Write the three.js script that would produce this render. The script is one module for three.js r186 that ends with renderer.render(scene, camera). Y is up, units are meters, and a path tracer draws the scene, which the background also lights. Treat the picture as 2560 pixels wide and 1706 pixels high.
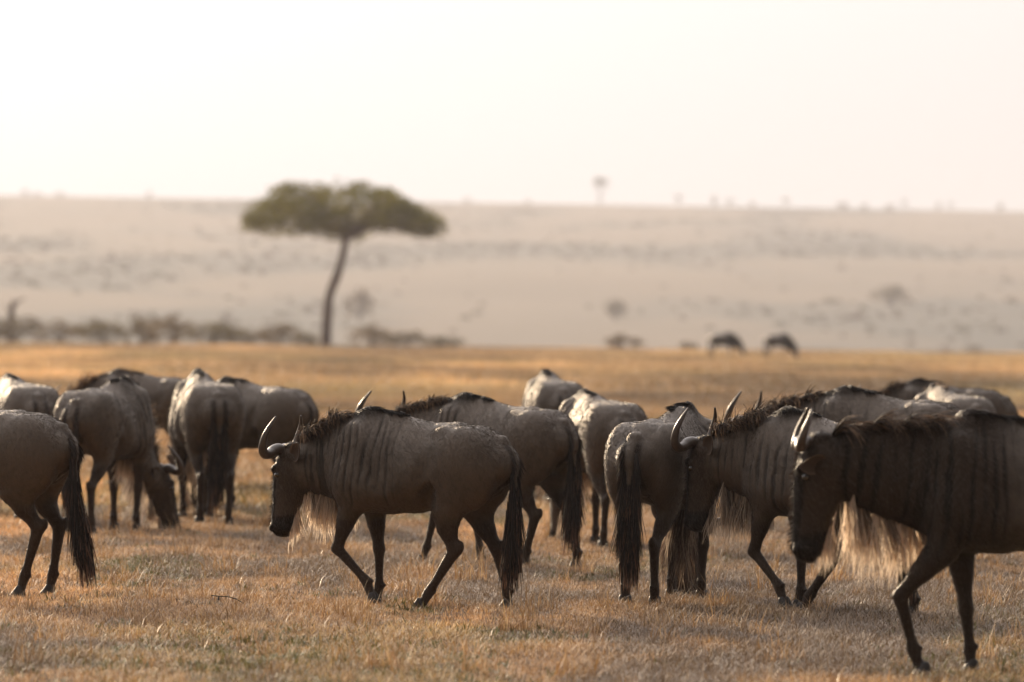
import * as THREE from 'three';
import { mergeGeometries } from 'three/addons/utils/BufferGeometryUtils.js';

// ------------------------------------------------------------------ camera, sky, sun, exposure
const scene = new THREE.Scene();
const renderer = new THREE.WebGLRenderer();
renderer.toneMapping = THREE.LinearToneMapping;
renderer.toneMappingExposure = 1.72;
renderer.shadowMap.enabled = true;

const PXK = 12000;                    // focal length in pixels of the 2560 x 1706 photograph
const camera = new THREE.PerspectiveCamera(2 * Math.atan(853 / PXK) * 180 / Math.PI, 2560 / 1706, 0.5, 6000);
camera.position.set(0, 1.8, 0);
camera.rotation.order = 'YXZ';
camera.rotation.set(-41 / PXK, 0, 0.6 * Math.PI / 180);
camera.focus = 30.4;
camera.userData.fStop = 2.3;
camera.updateMatrixWorld(true);
camera.updateProjectionMatrix();

const SUN_AZ = 29 * Math.PI / 180, SUN_EL = 17 * Math.PI / 180;   // left of and beyond the herd
const sunDir = new THREE.Vector3(-Math.sin(SUN_AZ) * Math.cos(SUN_EL), Math.sin(SUN_EL), -Math.cos(SUN_AZ) * Math.cos(SUN_EL));
const sun = new THREE.DirectionalLight(new THREE.Color().setRGB(1, 0.78, 0.53), 5);
sun.position.copy(sunDir).multiplyScalar(120).add(new THREE.Vector3(0, 0, -40));
sun.target.position.set(0, 0, -40);
sun.castShadow = true;
sun.shadow.radius = 3;
sun.shadow.mapSize.set(4096, 4096);
Object.assign(sun.shadow.camera, { left: -40, right: 40, top: 40, bottom: -40, near: 1, far: 300 });
scene.add(sun, sun.target);

{ // pale hazy sky, brightest round the sun, with the overhead part raised
  const W = 512, H = 256, data = new Float32Array(W * H * 4);
  for (let j = 0; j < H; j++) for (let i = 0; i < W; i++) {
    const el = ((j + 0.5) / H - 0.5) * Math.PI, az = ((i + 0.5) / W - 0.5) * 2 * Math.PI;
    const x = Math.cos(el) * Math.cos(az), y = Math.sin(el), z = Math.cos(el) * Math.sin(az);
    const up = Math.max(0, y), t = Math.pow(up, 0.55);
    const c = x * sunDir.x + y * sunDir.y + z * sunDir.z;
    // thin milky overcast: brighter towards the sun; overhead raised, opposite side dimmed to model the animals
    const fwd = 0.5 + 0.5 * c, air = (0.11 + 0.53 * fwd * fwd + 0.55 * Math.exp(-(1 - c) * 9)) * (0.8 + 1.9 * up);
    let r = 1.0, g = 0.942 - 0.006 * (1 - t), b = 0.945 - 0.06 * (1 - t) + 0.05 * t * (1 - fwd);
    r *= air; g *= air; b *= air;
    if (y < 0) { r = 0.3; g = 0.22; b = 0.16; }
    const k = (j * W + i) * 4;
    data[k] = r; data[k + 1] = g; data[k + 2] = b; data[k + 3] = 1;
  }
  const sky = new THREE.DataTexture(data, W, H, THREE.RGBAFormat, THREE.FloatType);
  sky.mapping = THREE.EquirectangularReflectionMapping;
  sky.magFilter = THREE.LinearFilter; sky.minFilter = THREE.LinearFilter;
  sky.needsUpdate = true;
  scene.background = sky; scene.environment = sky;
}
scene.fog = new THREE.FogExp2(new THREE.Color().setRGB(0.93, 0.92, 0.97), 0.00019);

// ------------------------------------------------------------------ small helpers
function rng(seed) { let s = seed >>> 0; return () => { s = (s + 0x6D2B79F5) | 0; let t = Math.imul(s ^ (s >>> 15), 1 | s); t = (t + Math.imul(t ^ (t >>> 7), 61 | t)) ^ t; return ((t ^ (t >>> 14)) >>> 0) / 4294967296; }; }
const lerp = (a, b, t) => a + (b - a) * t, clamp = (x, a, b) => x < a ? a : x > b ? b : x;
const smooth = (a, b, x) => { const t = clamp((x - a) / (b - a), 0, 1); return t * t * (3 - 2 * t); };
function hash3(x, y, z) { let h = Math.imul(x, 374761393) ^ Math.imul(y, 668265263) ^ Math.imul(z, 2147483647 - 1640531527); h = Math.imul(h ^ (h >>> 13), 1274126177); return ((h ^ (h >>> 16)) >>> 0) / 4294967296; }
function noise3(x, y, z) {
  const xi = Math.floor(x), yi = Math.floor(y), zi = Math.floor(z); let fx = x - xi, fy = y - yi, fz = z - zi;
  fx = fx * fx * (3 - 2 * fx); fy = fy * fy * (3 - 2 * fy); fz = fz * fz * (3 - 2 * fz);
  const l = (a, b, t) => a + (b - a) * t, h = (i, j, k) => hash3(xi + i, yi + j, zi + k);
  return l(l(l(h(0, 0, 0), h(1, 0, 0), fx), l(h(0, 1, 0), h(1, 1, 0), fx), fy), l(l(h(0, 0, 1), h(1, 0, 1), fx), l(h(0, 1, 1), h(1, 1, 1), fx), fy), fz) * 2 - 1;
}
function fbm(x, y, z, o = 4) { let s = 0, a = 0.5; for (let i = 0; i < o; i++) { s += a * noise3(x, y, z); x = x * 2.03 + 5.1; y = y * 2.03 + 1.7; z = z * 2.03 + 9.2; a *= 0.5; } return s; }
const C = (r, g, b) => new THREE.Color().setRGB(r, g, b);
function put(o, label, category, group, kind) { if (label) o.userData.label = label; if (category) o.userData.category = category; if (group) o.userData.group = group; if (kind) o.userData.kind = kind; return o; }
const taken = {};
function numbered(name) { const n = taken[name] = (taken[name] ?? -1) + 1; return n ? `${name}_${String(n).padStart(3, '0')}` : name; }
function mesh(name, geometry, material, parent) { const m = new THREE.Mesh(geometry, material); m.name = name; m.castShadow = m.receiveShadow = true; (parent ?? scene).add(m); return m; }
/** the point on a level plane (or at a given distance) seen at a photograph pixel; used to read positions off the photograph */
function ray(px, py) { return new THREE.Vector3((px / 2560) * 2 - 1, 1 - (py / 1706) * 2, 0.5).unproject(camera).sub(camera.position).normalize(); }
function atDepth(px, py, d) { const r = ray(px, py); return r.multiplyScalar(d / -r.z).add(camera.position); }

// ------------------------------------------------------------------ terrain
const HILL0 = 1350, RIDGE = 3100;      // metres from the camera to the foot and the crest of the hill
function plainHeight(x, z) {
  const d = -z;
  let y = 0.05 * fbm(x * 0.09, 0, z * 0.09, 3) * smooth(60, 140, d) + 0.015 * noise3(x * 0.8, 3, z * 0.8);
  y -= 9 * smooth(352, 700, d);
  if (d > 900) {
    const t = clamp((d - 900) / (RIDGE - 900), 0, 1);
    y += 89 * (0.1 * t + 0.9 * Math.pow(t, 1.25)) - 0.0052 * x * smooth(1000, RIDGE, d);
    y += (3.0 * fbm(x * 0.005, 1, z * 0.004, 3)) * smooth(900, 1700, d) * (1 - smooth(RIDGE - 250, RIDGE, d));
  }
  if (d > RIDGE) y -= (d - RIDGE) * 0.03;
  return y;
}
/** how green, how dark and how straw-like the turf is at a spot: shared by soil and grass */
function turf(x, z) {
  const far = smooth(60, 120, -z);
  const s = 1 - 0.8 * far;
  const green = smooth(0.06, 0.34, fbm(x * 0.55 * s + 3.3, 7.7, z * 0.2 * s, 3));
  const dark = smooth(-0.08, 0.28, fbm(x * 0.9 * s + 13.3, 1.7, z * 0.35 * s, 3));
  const straw = smooth(-0.05, 0.35, fbm(x * 0.7 * s + 23.3, 4.7, z * 0.16 * s, 3));
  return [green, dark, straw];
}
function canvasNoise(size, fn) {
  const data = new Uint8Array(size * size * 4);
  for (let j = 0; j < size; j++) for (let i = 0; i < size; i++) { const c = fn(i / size, j / size), k = (j * size + i) * 4; data[k] = c[0]; data[k + 1] = c[1]; data[k + 2] = c[2]; data[k + 3] = 255; }
  const t = new THREE.DataTexture(data, size, size); t.wrapS = t.wrapT = THREE.RepeatWrapping; t.magFilter = THREE.LinearFilter; t.minFilter = THREE.LinearMipmapLinearFilter; t.generateMipmaps = true; t.needsUpdate = true; return t;
}
function tileNoise(u, v, f, seed) { // periodic value noise
  const x = u * f, y = v * f, xi = Math.floor(x), yi = Math.floor(y); let fx = x - xi, fy = y - yi; fx = fx * fx * (3 - 2 * fx); fy = fy * fy * (3 - 2 * fy);
  const h = (i, j) => hash3(((xi + i) % f + f) % f, ((yi + j) % f + f) % f, seed);
  return lerp(lerp(h(0, 0), h(1, 0), fx), lerp(h(0, 1), h(1, 1), fx), fy);
}
const soilBump = canvasNoise(512, (u, v) => { const n = 0.5 * tileNoise(u, v, 16, 1) + 0.3 * tileNoise(u, v, 64, 2) + 0.2 * tileNoise(u, v, 200, 3); const c = Math.round(255 * n); return [c, c, c]; });

{
  const zs = []; for (let d = 8; d < 60; d += 0.45) zs.push(-d); for (let d = 60; d < 380; d += 4) zs.push(-d); for (let d = 380; d < 3140; d += 20) zs.push(-d); for (let d = 3140; d <= 3500; d += 60) zs.push(-d);
  const N = 120, pos = [], col = [], uv = [], idx = [], c = new THREE.Color();
  zs.forEach((z) => {
    const half = 14 + 0.2 * -z;
    for (let i = 0; i <= N; i++) {
      const x = (i / N * 2 - 1) * half;
      pos.push(x, plainHeight(x, z), z); uv.push(x, -z);
      const [gr, dk, st] = turf(x, z);
      const hill = smooth(500, 900, -z);
      let r = lerp(0.19, 0.32, st), g = lerp(0.11, 0.19, st), b = lerp(0.055, 0.085, st);
      r = lerp(r, 0.11, gr * 0.7); g = lerp(g, 0.1, gr * 0.7); b = lerp(b, 0.045, gr * 0.7);
      r *= 1 - 0.3 * dk; g *= 1 - 0.3 * dk; b *= 1 - 0.25 * dk;
      if (hill > 0) {
        const p = smooth(-0.2, 0.2, fbm(x * 0.013 + 40, 2, z * 0.0042, 4)), q = smooth(-0.2, 0.25, fbm(x * 0.02 + 9, 6, z * 0.012, 3));
        const hr = lerp(lerp(0.092, 0.02, p), 0.045, q * 0.25), hg = lerp(lerp(0.065, 0.022, p), 0.038, q * 0.25), hb = lerp(lerp(0.04, 0.017, p), 0.026, q * 0.25);
        r = lerp(r, hr, hill); g = lerp(g, hg, hill); b = lerp(b, hb, hill);
      }
      col.push(r, g, b);
    }
  });
  for (let j = 0; j + 1 < zs.length; j++) for (let i = 0; i < N; i++) { const a = j * (N + 1) + i, b = a + N + 1; idx.push(a, a + 1, b, a + 1, b + 1, b); }
  const g = new THREE.BufferGeometry();
  g.setAttribute('position', new THREE.Float32BufferAttribute(pos, 3)); g.setAttribute('color', new THREE.Float32BufferAttribute(col, 3)); g.setAttribute('uv', new THREE.Float32BufferAttribute(uv, 2)); g.setIndex(idx); g.computeVertexNormals();
  const m = new THREE.MeshStandardMaterial({ vertexColors: true, roughness: 1, bumpMap: soilBump, bumpScale: 0.03, side: THREE.DoubleSide });
  put(mesh('ground', g, m), 'dry savanna plain rising into a long level hill', 'ground', null, 'structure');
}

// ------------------------------------------------------------------ animals: a distance field of swept ellipses, meshed by surface nets
const V = (x, y, z = 0) => new THREE.Vector3(x, y, z);
class Sweep {
  /** stations: {p, h (half depth along ref), w (half width across), k (blend), egg, box} ; ref: direction that h is measured along */
  constructor(st, ref) {
    this.st = st;
    const n = st.length;
    st.forEach((s, i) => {
      const d = st[Math.min(n - 1, i + 1)].p.clone().sub(st[Math.max(0, i - 1)].p).normalize();
      const u0 = (s.ref ?? ref).clone();
      s.r = d.clone().cross(u0).normalize(); s.u = s.r.clone().cross(d).normalize();
    });
    const box = this.box = new THREE.Box3(); st.forEach((s) => { const m = Math.max(s.h, s.w); box.expandByPoint(s.p.clone().addScalar(m)); box.expandByPoint(s.p.clone().addScalar(-m)); });
    this.kmax = Math.max(...st.map((s) => s.k ?? 0.05));
    this.f = new Float64Array(n * 15); this.n = n;
    st.forEach((s, i) => this.f.set([s.p.x, s.p.y, s.p.z, s.u.x, s.u.y, s.u.z, s.r.x, s.r.y, s.r.z, s.h, s.w, s.egg ?? 0, s.box ?? 0, s.k ?? 0.05, s.cap ?? 1], i * 15));
    this.d = 0; this.k = 0; this.s = 0;
  }
  far(x, y, z) { const b = this.box, a = Math.max(b.min.x - x, x - b.max.x, 0), c = Math.max(b.min.y - y, y - b.max.y, 0), e = Math.max(b.min.z - z, z - b.max.z, 0); return Math.sqrt(a * a + c * c + e * e); }
  at(px, py, pz) {
    let best = 1e9, bk = 0, bs = 0; const f = this.f;
    for (let i = 0, a = 0; i + 1 < this.n; i++, a += 15) {
      const b = a + 15, ax = f[a], ay = f[a + 1], az = f[a + 2], abx = f[b] - ax, aby = f[b + 1] - ay, abz = f[b + 2] - az, L2 = abx * abx + aby * aby + abz * abz;
      let t = ((px - ax) * abx + (py - ay) * aby + (pz - az) * abz) / L2; t = t < 0 ? 0 : t > 1 ? 1 : t;
      const qx = px - ax - abx * t, qy = py - ay - aby * t, qz = pz - az - abz * t, qq = qx * qx + qy * qy + qz * qz;
      const big = (f[a + 9] > f[a + 10] ? f[a + 9] : f[a + 10]), big2 = (f[b + 9] > f[b + 10] ? f[b + 9] : f[b + 10]), reach = (big > big2 ? big : big2) * 1.45;
      if (best < 1e8) { const lim = best + reach; if (lim > 0 && qq > lim * lim) continue; }
      const o = 1 - t, tm = 0.5 * t + 0.5 * t * t * (3 - 2 * t);
      const u = qx * (f[a + 3] * o + f[b + 3] * t) + qy * (f[a + 4] * o + f[b + 4] * t) + qz * (f[a + 5] * o + f[b + 5] * t);
      const r = qx * (f[a + 6] * o + f[b + 6] * t) + qy * (f[a + 7] * o + f[b + 7] * t) + qz * (f[a + 8] * o + f[b + 8] * t);
      const h = f[a + 9] + (f[b + 9] - f[a + 9]) * tm; let w = f[a + 10] + (f[b + 10] - f[a + 10]) * tm;
      const egg = f[a + 11] * o + f[b + 11] * t;
      if (egg !== 0) { const v = u / h; w *= 1 - egg * (v < -1 ? -1 : v > 1 ? 1 : v); }
      let rest = qq - u * u - r * r; if (rest < 0) rest = 0;
      const m = (h < w ? h : w) * f[a + 14], x = u / h, y = r / w, x2 = x * x, y2 = y * y, z2 = rest / (m * m), box = f[a + 12] * o + f[b + 12] * t;
      const e2 = Math.sqrt(x2 + y2 + z2), k1 = Math.sqrt(x2 / (h * h) + y2 / (w * w) + z2 / (m * m));
      let e = e2; if (box > 0) e += (Math.sqrt(Math.sqrt(x2 * x2 + y2 * y2 + z2 * z2)) - e2) * box;
      const d = e2 < 1e-5 ? -(h < w ? h : w) : e2 * (e - 1) / k1;
      if (d < best) { best = d; bk = f[a + 13] * o + f[b + 13] * t; bs = i + t; }
    }
    this.d = best; this.k = bk; this.s = bs; return best;
  }
}
const smin = (a, b, k) => { const h = Math.max(k - Math.abs(a - b), 0) / k; return Math.min(a, b) - h * h * k * 0.25; };
class Field {
  constructor() { this.sw = []; this.el = []; this.cut = []; }
  sweep(st, ref = V(0, 1, 0)) { const s = new Sweep(st, ref); this.sw.push(s); return s; }
  blob(c, r, k = 0.06, rot = 0) { this.el.push({ c, r, k, R: Math.max(r.x, r.y, r.z), cs: Math.cos(rot), sn: Math.sin(rot) }); }
  hollow(c, r, k = 0.06, rot = 0) { this.cut.push({ c, r, k, R: Math.max(r.x, r.y, r.z), cs: Math.cos(rot), sn: Math.sin(rot) }); }
  ell(e, x, y, z) { const X = x - e.c.x, Y = y - e.c.y, Z = z - e.c.z; const a = (X * e.cs + Y * e.sn) / e.r.x, b = (-X * e.sn + Y * e.cs) / e.r.y, c = Z / e.r.z; const k0 = Math.sqrt(a * a + b * b + c * c), k1 = Math.sqrt(a * a / (e.r.x * e.r.x) + b * b / (e.r.y * e.r.y) + c * c / (e.r.z * e.r.z)); return k1 < 1e-6 ? -e.R : k0 * (k0 - 1) / k1; }
  d(x, y, z) {
    let d = 1e3;
    for (const s of this.sw) { if (d < 900 && s.far(x, y, z) > (d > 0 ? d : 0) + s.kmax) continue; const e = s.at(x, y, z); d = d > 900 ? e : smin(d, e, s.k); }
    for (const e of this.el) { const X = x - e.c.x, Y = y - e.c.y, Z = z - e.c.z; if (Math.sqrt(X * X + Y * Y + Z * Z) - e.R > Math.max(d, 0) + e.k) continue; d = smin(d, this.ell(e, x, y, z), e.k); }
    for (const e of this.cut) { const X = x - e.c.x, Y = y - e.c.y, Z = z - e.c.z; if (Math.sqrt(X * X + Y * Y + Z * Z) - e.R > 0.1) continue; d = -smin(-d, this.ell(e, x, y, z), e.k); }
    return d;
  }
  toSurface(p, n = 6) {
    const g = V(0, 0), e = 0.004;
    for (let i = 0; i < n; i++) { const d = this.d(p.x, p.y, p.z); g.set(this.d(p.x + e, p.y, p.z) - d, this.d(p.x, p.y + e, p.z) - d, this.d(p.x, p.y, p.z + e) - d).normalize(); p.addScaledVector(g, -d * 0.9); if (Math.abs(d) < 0.0008) break; }
    return g;
  }
  /** surface nets over blocks that the surface may cross */
  mesh(cell) {
    const box = new THREE.Box3(); this.sw.forEach((s) => box.union(s.box)); box.expandByScalar(cell * 3);
    const B = 4, nx = Math.ceil((box.max.x - box.min.x) / cell / B) * B + 1, ny = Math.ceil((box.max.y - box.min.y) / cell / B) * B + 1, nz = Math.ceil((box.max.z - box.min.z) / cell / B) * B + 1;
    const val = new Float32Array(nx * ny * nz).fill(1), at = (i, j, k) => (k * ny + j) * nx + i, o = box.min, reach = B * cell * 0.5 * 1.7321 * 1.3 + 0.012;
    const mark = new Uint8Array(nx * ny * nz), blocks = [];
    for (let K = 0; K < nz - 1; K += B) for (let J = 0; J < ny - 1; J += B) for (let I = 0; I < nx - 1; I += B) {
      const d = this.d(o.x + (I + B / 2) * cell, o.y + (J + B / 2) * cell, o.z + (K + B / 2) * cell);
      if (Math.abs(d) > reach) continue;
      blocks.push([I, J, K]);
      for (let k = K; k <= K + B; k++) for (let j = J; j <= J + B; j++) for (let i = I; i <= I + B; i++) { const a = at(i, j, k); if (!mark[a]) { mark[a] = 1; val[a] = this.d(o.x + i * cell, o.y + j * cell, o.z + k * cell); } }
    }
    const vid = new Int32Array(nx * ny * nz).fill(-1), pos = [], idx = [];
    for (const [I, J, K] of blocks) for (let k = K; k < K + B; k++) for (let j = J; j < J + B; j++) for (let i = I; i < I + B; i++) {
      let m = 0, x = 0, y = 0, z = 0, n = 0; const v = [];
      for (let c = 0; c < 8; c++) { const q = val[at(i + (c & 1), j + ((c >> 1) & 1), k + (c >> 2))]; v.push(q); if (q < 0) m |= 1 << c; }
      if (m === 0 || m === 255) continue;
      for (let c = 0; c < 8; c++) for (const b of [1, 2, 4]) { if (c & b) continue; const e = c | b; if (((m >> c) & 1) === ((m >> e) & 1)) continue; const t = v[c] / (v[c] - v[e]); x += (c & 1) + (b === 1 ? t : 0); y += ((c >> 1) & 1) + (b === 2 ? t : 0); z += (c >> 2) + (b === 4 ? t : 0); n++; }
      vid[at(i, j, k)] = pos.length / 3; pos.push(o.x + (i + x / n) * cell, o.y + (j + y / n) * cell, o.z + (k + z / n) * cell);
    }
    const quad = (a, b, c, d, flip) => { if (a < 0 || b < 0 || c < 0 || d < 0) return; flip ? idx.push(a, c, b, a, d, c) : idx.push(a, b, c, a, c, d); };
    for (const [I, J, K] of blocks) for (let k = Math.max(1, K); k < K + B; k++) for (let j = Math.max(1, J); j < J + B; j++) for (let i = Math.max(1, I); i < I + B; i++) {
      const s = val[at(i, j, k)] < 0;
      if (s !== val[at(i + 1, j, k)] < 0) quad(vid[at(i, j - 1, k - 1)], vid[at(i, j, k - 1)], vid[at(i, j, k)], vid[at(i, j - 1, k)], !s);
      if (s !== val[at(i, j + 1, k)] < 0) quad(vid[at(i - 1, j, k - 1)], vid[at(i - 1, j, k)], vid[at(i, j, k)], vid[at(i, j, k - 1)], !s);
      if (s !== val[at(i, j, k + 1)] < 0) quad(vid[at(i - 1, j - 1, k)], vid[at(i, j - 1, k)], vid[at(i, j, k)], vid[at(i - 1, j, k)], !s);
    }
    return { pos: new Float32Array(pos), idx };
  }
}

// hair: flat tapering strands
class Hair {
  constructor() { this.pos = []; this.col = []; this.idx = []; this.nor = []; }
  strand(R, root, dir, len, width, n, fall, wave, c0, c1, keep) {
    const p = root.clone(), d = dir.clone().normalize(), side = V(R() - 0.5, R() - 0.5, R() - 0.5).cross(d).normalize(), step = len / n, ph = R() * 6.28, base = this.pos.length / 3;
    const nn = V(0, 0);
    for (let i = 0; i <= n; i++) {
      const t = i / n, w = width * (i === n ? 0.12 : (1 - 0.55 * t)) * 0.5;
      nn.copy(side).cross(d);
      this.pos.push(p.x - side.x * w, p.y - side.y * w, p.z - side.z * w, p.x + side.x * w, p.y + side.y * w, p.z + side.z * w);
      for (let q = 0; q < 2; q++) { this.col.push(lerp(c0[0], c1[0], t), lerp(c0[1], c1[1], t), lerp(c0[2], c1[2], t)); this.nor.push(nn.x, nn.y, nn.z); }
      if (i < n) { const a = base + i * 2; this.idx.push(a, a + 1, a + 2, a + 1, a + 3, a + 2); }
      p.addScaledVector(d, step);
      d.y -= fall * step; d.x += wave * Math.sin(ph + t * 5) * step; d.z += wave * Math.cos(ph * 1.7 + t * 4) * step; d.normalize();
      if (keep) keep(p);
    }
  }
  tri(R, p, d, len, width, c) { // one short hair as a single sliver
    const s = V(R() - .5, R() - .5, R() - .5).cross(d).normalize(), n = V(0, 0).copy(s).cross(d).normalize(), b = this.pos.length / 3, w = width * .5;
    this.pos.push(p.x - s.x * w, p.y - s.y * w, p.z - s.z * w, p.x + s.x * w, p.y + s.y * w, p.z + s.z * w, p.x + d.x * len, p.y + d.y * len, p.z + d.z * len);
    for (let q = 0; q < 3; q++) { this.col.push(c[0], c[1], c[2]); this.nor.push(n.x, n.y, n.z); }
    this.idx.push(b, b + 1, b + 2);
  }
  geometry() { const g = new THREE.BufferGeometry(); g.setAttribute('position', new THREE.Float32BufferAttribute(this.pos, 3)); g.setAttribute('normal', new THREE.Float32BufferAttribute(this.nor, 3)); g.setAttribute('color', new THREE.Float32BufferAttribute(this.col, 3)); g.setIndex(this.idx); return g; }
}

const furBump = canvasNoise(512, (u, v) => { const n = 0.55 * tileNoise(u * 1, v, 96, 5) * 0.6 + 0.45 * tileNoise(u, v, 24, 6) * 0.5 + 0.4 * hash3(Math.floor(u * 512), Math.floor(v * 64), 4); const c = Math.round(255 * clamp(n, 0, 1)); return [c, c, c]; });
furBump.repeat.set(3, 3);
const glossRamp = (() => { const d = new Uint8Array(256 * 2 * 4); for (let j = 0; j < 2; j++) for (let i = 0; i < 256; i++) d.fill(i, (j * 256 + i) * 4, (j * 256 + i) * 4 + 4); const t = new THREE.DataTexture(d, 256, 2); t.magFilter = t.minFilter = THREE.LinearFilter; t.channel = 1; t.needsUpdate = true; return t; })();
const M = {
  coat: new THREE.MeshPhysicalMaterial({ vertexColors: true, roughness: 0.46, ior: 1.85, bumpMap: furBump, bumpScale: 0.004, specularIntensity: 1, specularIntensityMap: glossRamp, specularColor: C(1, 0.86, 0.72) }),
  hair: new THREE.MeshPhysicalMaterial({ vertexColors: true, roughness: 0.75, transmission: 0.3, thickness: 0, side: THREE.DoubleSide, specularIntensity: 0.5 }),
  fur: new THREE.MeshPhysicalMaterial({ vertexColors: true, roughness: 0.5, ior: 1.7, specularColor: C(1, 0.88, 0.76), side: THREE.DoubleSide }),
  beard: new THREE.MeshPhysicalMaterial({ vertexColors: true, roughness: 0.95, transmission: 0.6, thickness: 0, side: THREE.DoubleSide, specularIntensity: 0.3 }),
  horn: new THREE.MeshPhysicalMaterial({ vertexColors: true, roughness: 0.38, specularIntensity: 0.8 }),
  hoof: new THREE.MeshStandardMaterial({ color: C(0.018, 0.014, 0.011), roughness: 0.6 }),
  eye: new THREE.MeshPhysicalMaterial({ color: C(0.006, 0.004, 0.003), roughness: 0.12, clearcoat: 1 }),
  ear: new THREE.MeshPhysicalMaterial({ vertexColors: true, roughness: 0.85, transmission: 0.12, thickness: 0, side: THREE.DoubleSide, specularIntensity: 0.4 }),
};
const hoofShape = (() => { // two claws, the toe towards +x, sole at y = 0
  const claws = [];
  for (const s of [-1, 1]) {
    const rings = [[0.0, 0.052, -0.036, 0.019], [0.012, 0.056, -0.037, 0.0205], [0.035, 0.036, -0.034, 0.019], [0.06, 0.016, -0.03, 0.0165], [0.072, 0.006, -0.024, 0.012]];
    const pos = [], idx = [], n = 12;
    rings.forEach(([y, front, back, w]) => { for (let i = 0; i < n; i++) { const a = i / n * 2 * Math.PI, c = Math.cos(a), sn = Math.sin(a); const taper = c > 0 ? 1 - 0.45 * c * c : 1; pos.push(c > 0 ? c * front : -c * back, y, s * 0.021 + sn * w * taper - s * 0.006 * Math.max(0, c)); } });
    for (let r = 0; r + 1 < rings.length; r++) for (let i = 0; i < n; i++) { const a = r * n + i, b = r * n + (i + 1) % n; idx.push(a, a + n, b, b, a + n, b + n); }
    const b0 = pos.length / 3; pos.push(0.005, 0, s * 0.021, 0, 0.074, s * 0.021);
    for (let i = 0; i < n; i++) { idx.push(b0, i, (i + 1) % n); idx.push(b0 + 1, (rings.length - 1) * n + (i + 1) % n, (rings.length - 1) * n + i); }
    const g = new THREE.BufferGeometry(); g.setAttribute('position', new THREE.Float32BufferAttribute(pos, 3)); g.setIndex(idx); claws.push(g);
  }
  const g = mergeGeometries(claws); g.computeVertexNormals(); return g;
})();
const eyeShape = new THREE.SphereGeometry(0.021, 20, 14);

function hornGeometry(path, radii) {
  const curve = new THREE.CatmullRomCurve3(path), n = 30, m = 12, pos = [], idx = [], col = [];
  let up = V(0.3, 1, 0.2);
  for (let i = 0; i <= n; i++) {
    const t = i / n, p = curve.getPoint(t), d = curve.getTangent(t), rr = (() => { const f = t * (radii.length - 1), k = Math.min(radii.length - 2, Math.floor(f)); return lerp(radii[k], radii[k + 1], f - k); })();
    const s = d.clone().cross(up).normalize(); up = s.clone().cross(d).normalize();
    const ridge = 1 + 0.035 * Math.sin(i * 2.3) * (1 - smooth(0.3, 0.6, t));
    for (let j = 0; j < m; j++) {
      const a = j / m * 2 * Math.PI, q = p.clone().addScaledVector(s, Math.cos(a) * rr * ridge).addScaledVector(up, Math.sin(a) * rr * ridge * (1 - 0.25 * (1 - t)));
      pos.push(q.x, q.y, q.z);
      const w = 0.5 + 0.5 * noise3(q.x * 60, q.y * 60, q.z * 60), k = lerp(0.75, 1.25, w);
      col.push(0.055 * k, 0.042 * k, 0.033 * k);
    }
  }
  for (let i = 0; i < n; i++) for (let j = 0; j < m; j++) { const a = i * m + j, b = i * m + (j + 1) % m; idx.push(a, b, a + m, b, b + m, a + m); }
  for (const [c, ring, flip] of [[path[0], 0, 1], [path[path.length - 1], n, 0]]) { const v = pos.length / 3; pos.push(c.x, c.y, c.z); col.push(0.055, 0.042, 0.033); for (let j = 0; j < m; j++) { const a = ring * m + j, b = ring * m + (j + 1) % m; flip ? idx.push(v, b, a) : idx.push(v, a, b); } }
  const g = new THREE.BufferGeometry(); g.setAttribute('position', new THREE.Float32BufferAttribute(pos, 3)); g.setAttribute('color', new THREE.Float32BufferAttribute(col, 3)); g.setIndex(idx); g.computeVertexNormals(); return g;
}
function earGeometry(base, along, out) { // along: base to tip; out: the way the cup opens
  const side = along.clone().cross(out).normalize(), o = side.clone().cross(along).normalize(), nu = 14, nv = 8, pos = [], col = [], idx = [], L = 0.18;
  for (const layer of [0, 1]) for (let i = 0; i <= nu; i++) for (let j = 0; j <= nv; j++) {
    const u = i / nu, v = j / nv * 2 - 1, w = 0.05 * Math.pow(Math.sin(Math.PI * Math.pow(clamp(u, 0, 1), 0.72) * 0.985 + 0.02), 0.85) + 0.008 * (1 - u);
    const cup = -0.026 * (1 - v * v) * Math.sin(Math.PI * Math.min(1, u * 0.9 + 0.1)), th = (layer ? 0.5 : -0.5) * 0.007 * (1 - v * v * 0.8) * (1 - u * 0.6);
    const p = base.clone().addScaledVector(along, u * L).addScaledVector(side, v * w).addScaledVector(o, cup + th);
    pos.push(p.x, p.y, p.z); const litRim = Math.abs(v) > 0.8 ? 1.9 : 1, k = layer ? 0.55 : 1; col.push(0.11 * k * litRim, 0.075 * k * litRim, 0.052 * k * litRim);  // ear edge paler: its backlit outline is put into the colour
  }
  const S = (nu + 1) * (nv + 1);
  for (let i = 0; i < nu; i++) for (let j = 0; j < nv; j++) { const a = i * (nv + 1) + j, b = a + nv + 1; idx.push(a, b, a + 1, a + 1, b, b + 1, S + a, S + a + 1, S + b, S + a + 1, S + b + 1, S + b); }
  for (let i = 0; i < nu; i++) for (const j of [0, nv]) { const a = i * (nv + 1) + j, b = a + nv + 1; idx.push(a, b, S + a, b, S + b, S + a); }
  const g = new THREE.BufferGeometry(); g.setAttribute('position', new THREE.Float32BufferAttribute(pos, 3)); g.setAttribute('color', new THREE.Float32BufferAttribute(col, 3)); g.setIndex(idx); g.computeVertexNormals(); return g;
}

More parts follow.
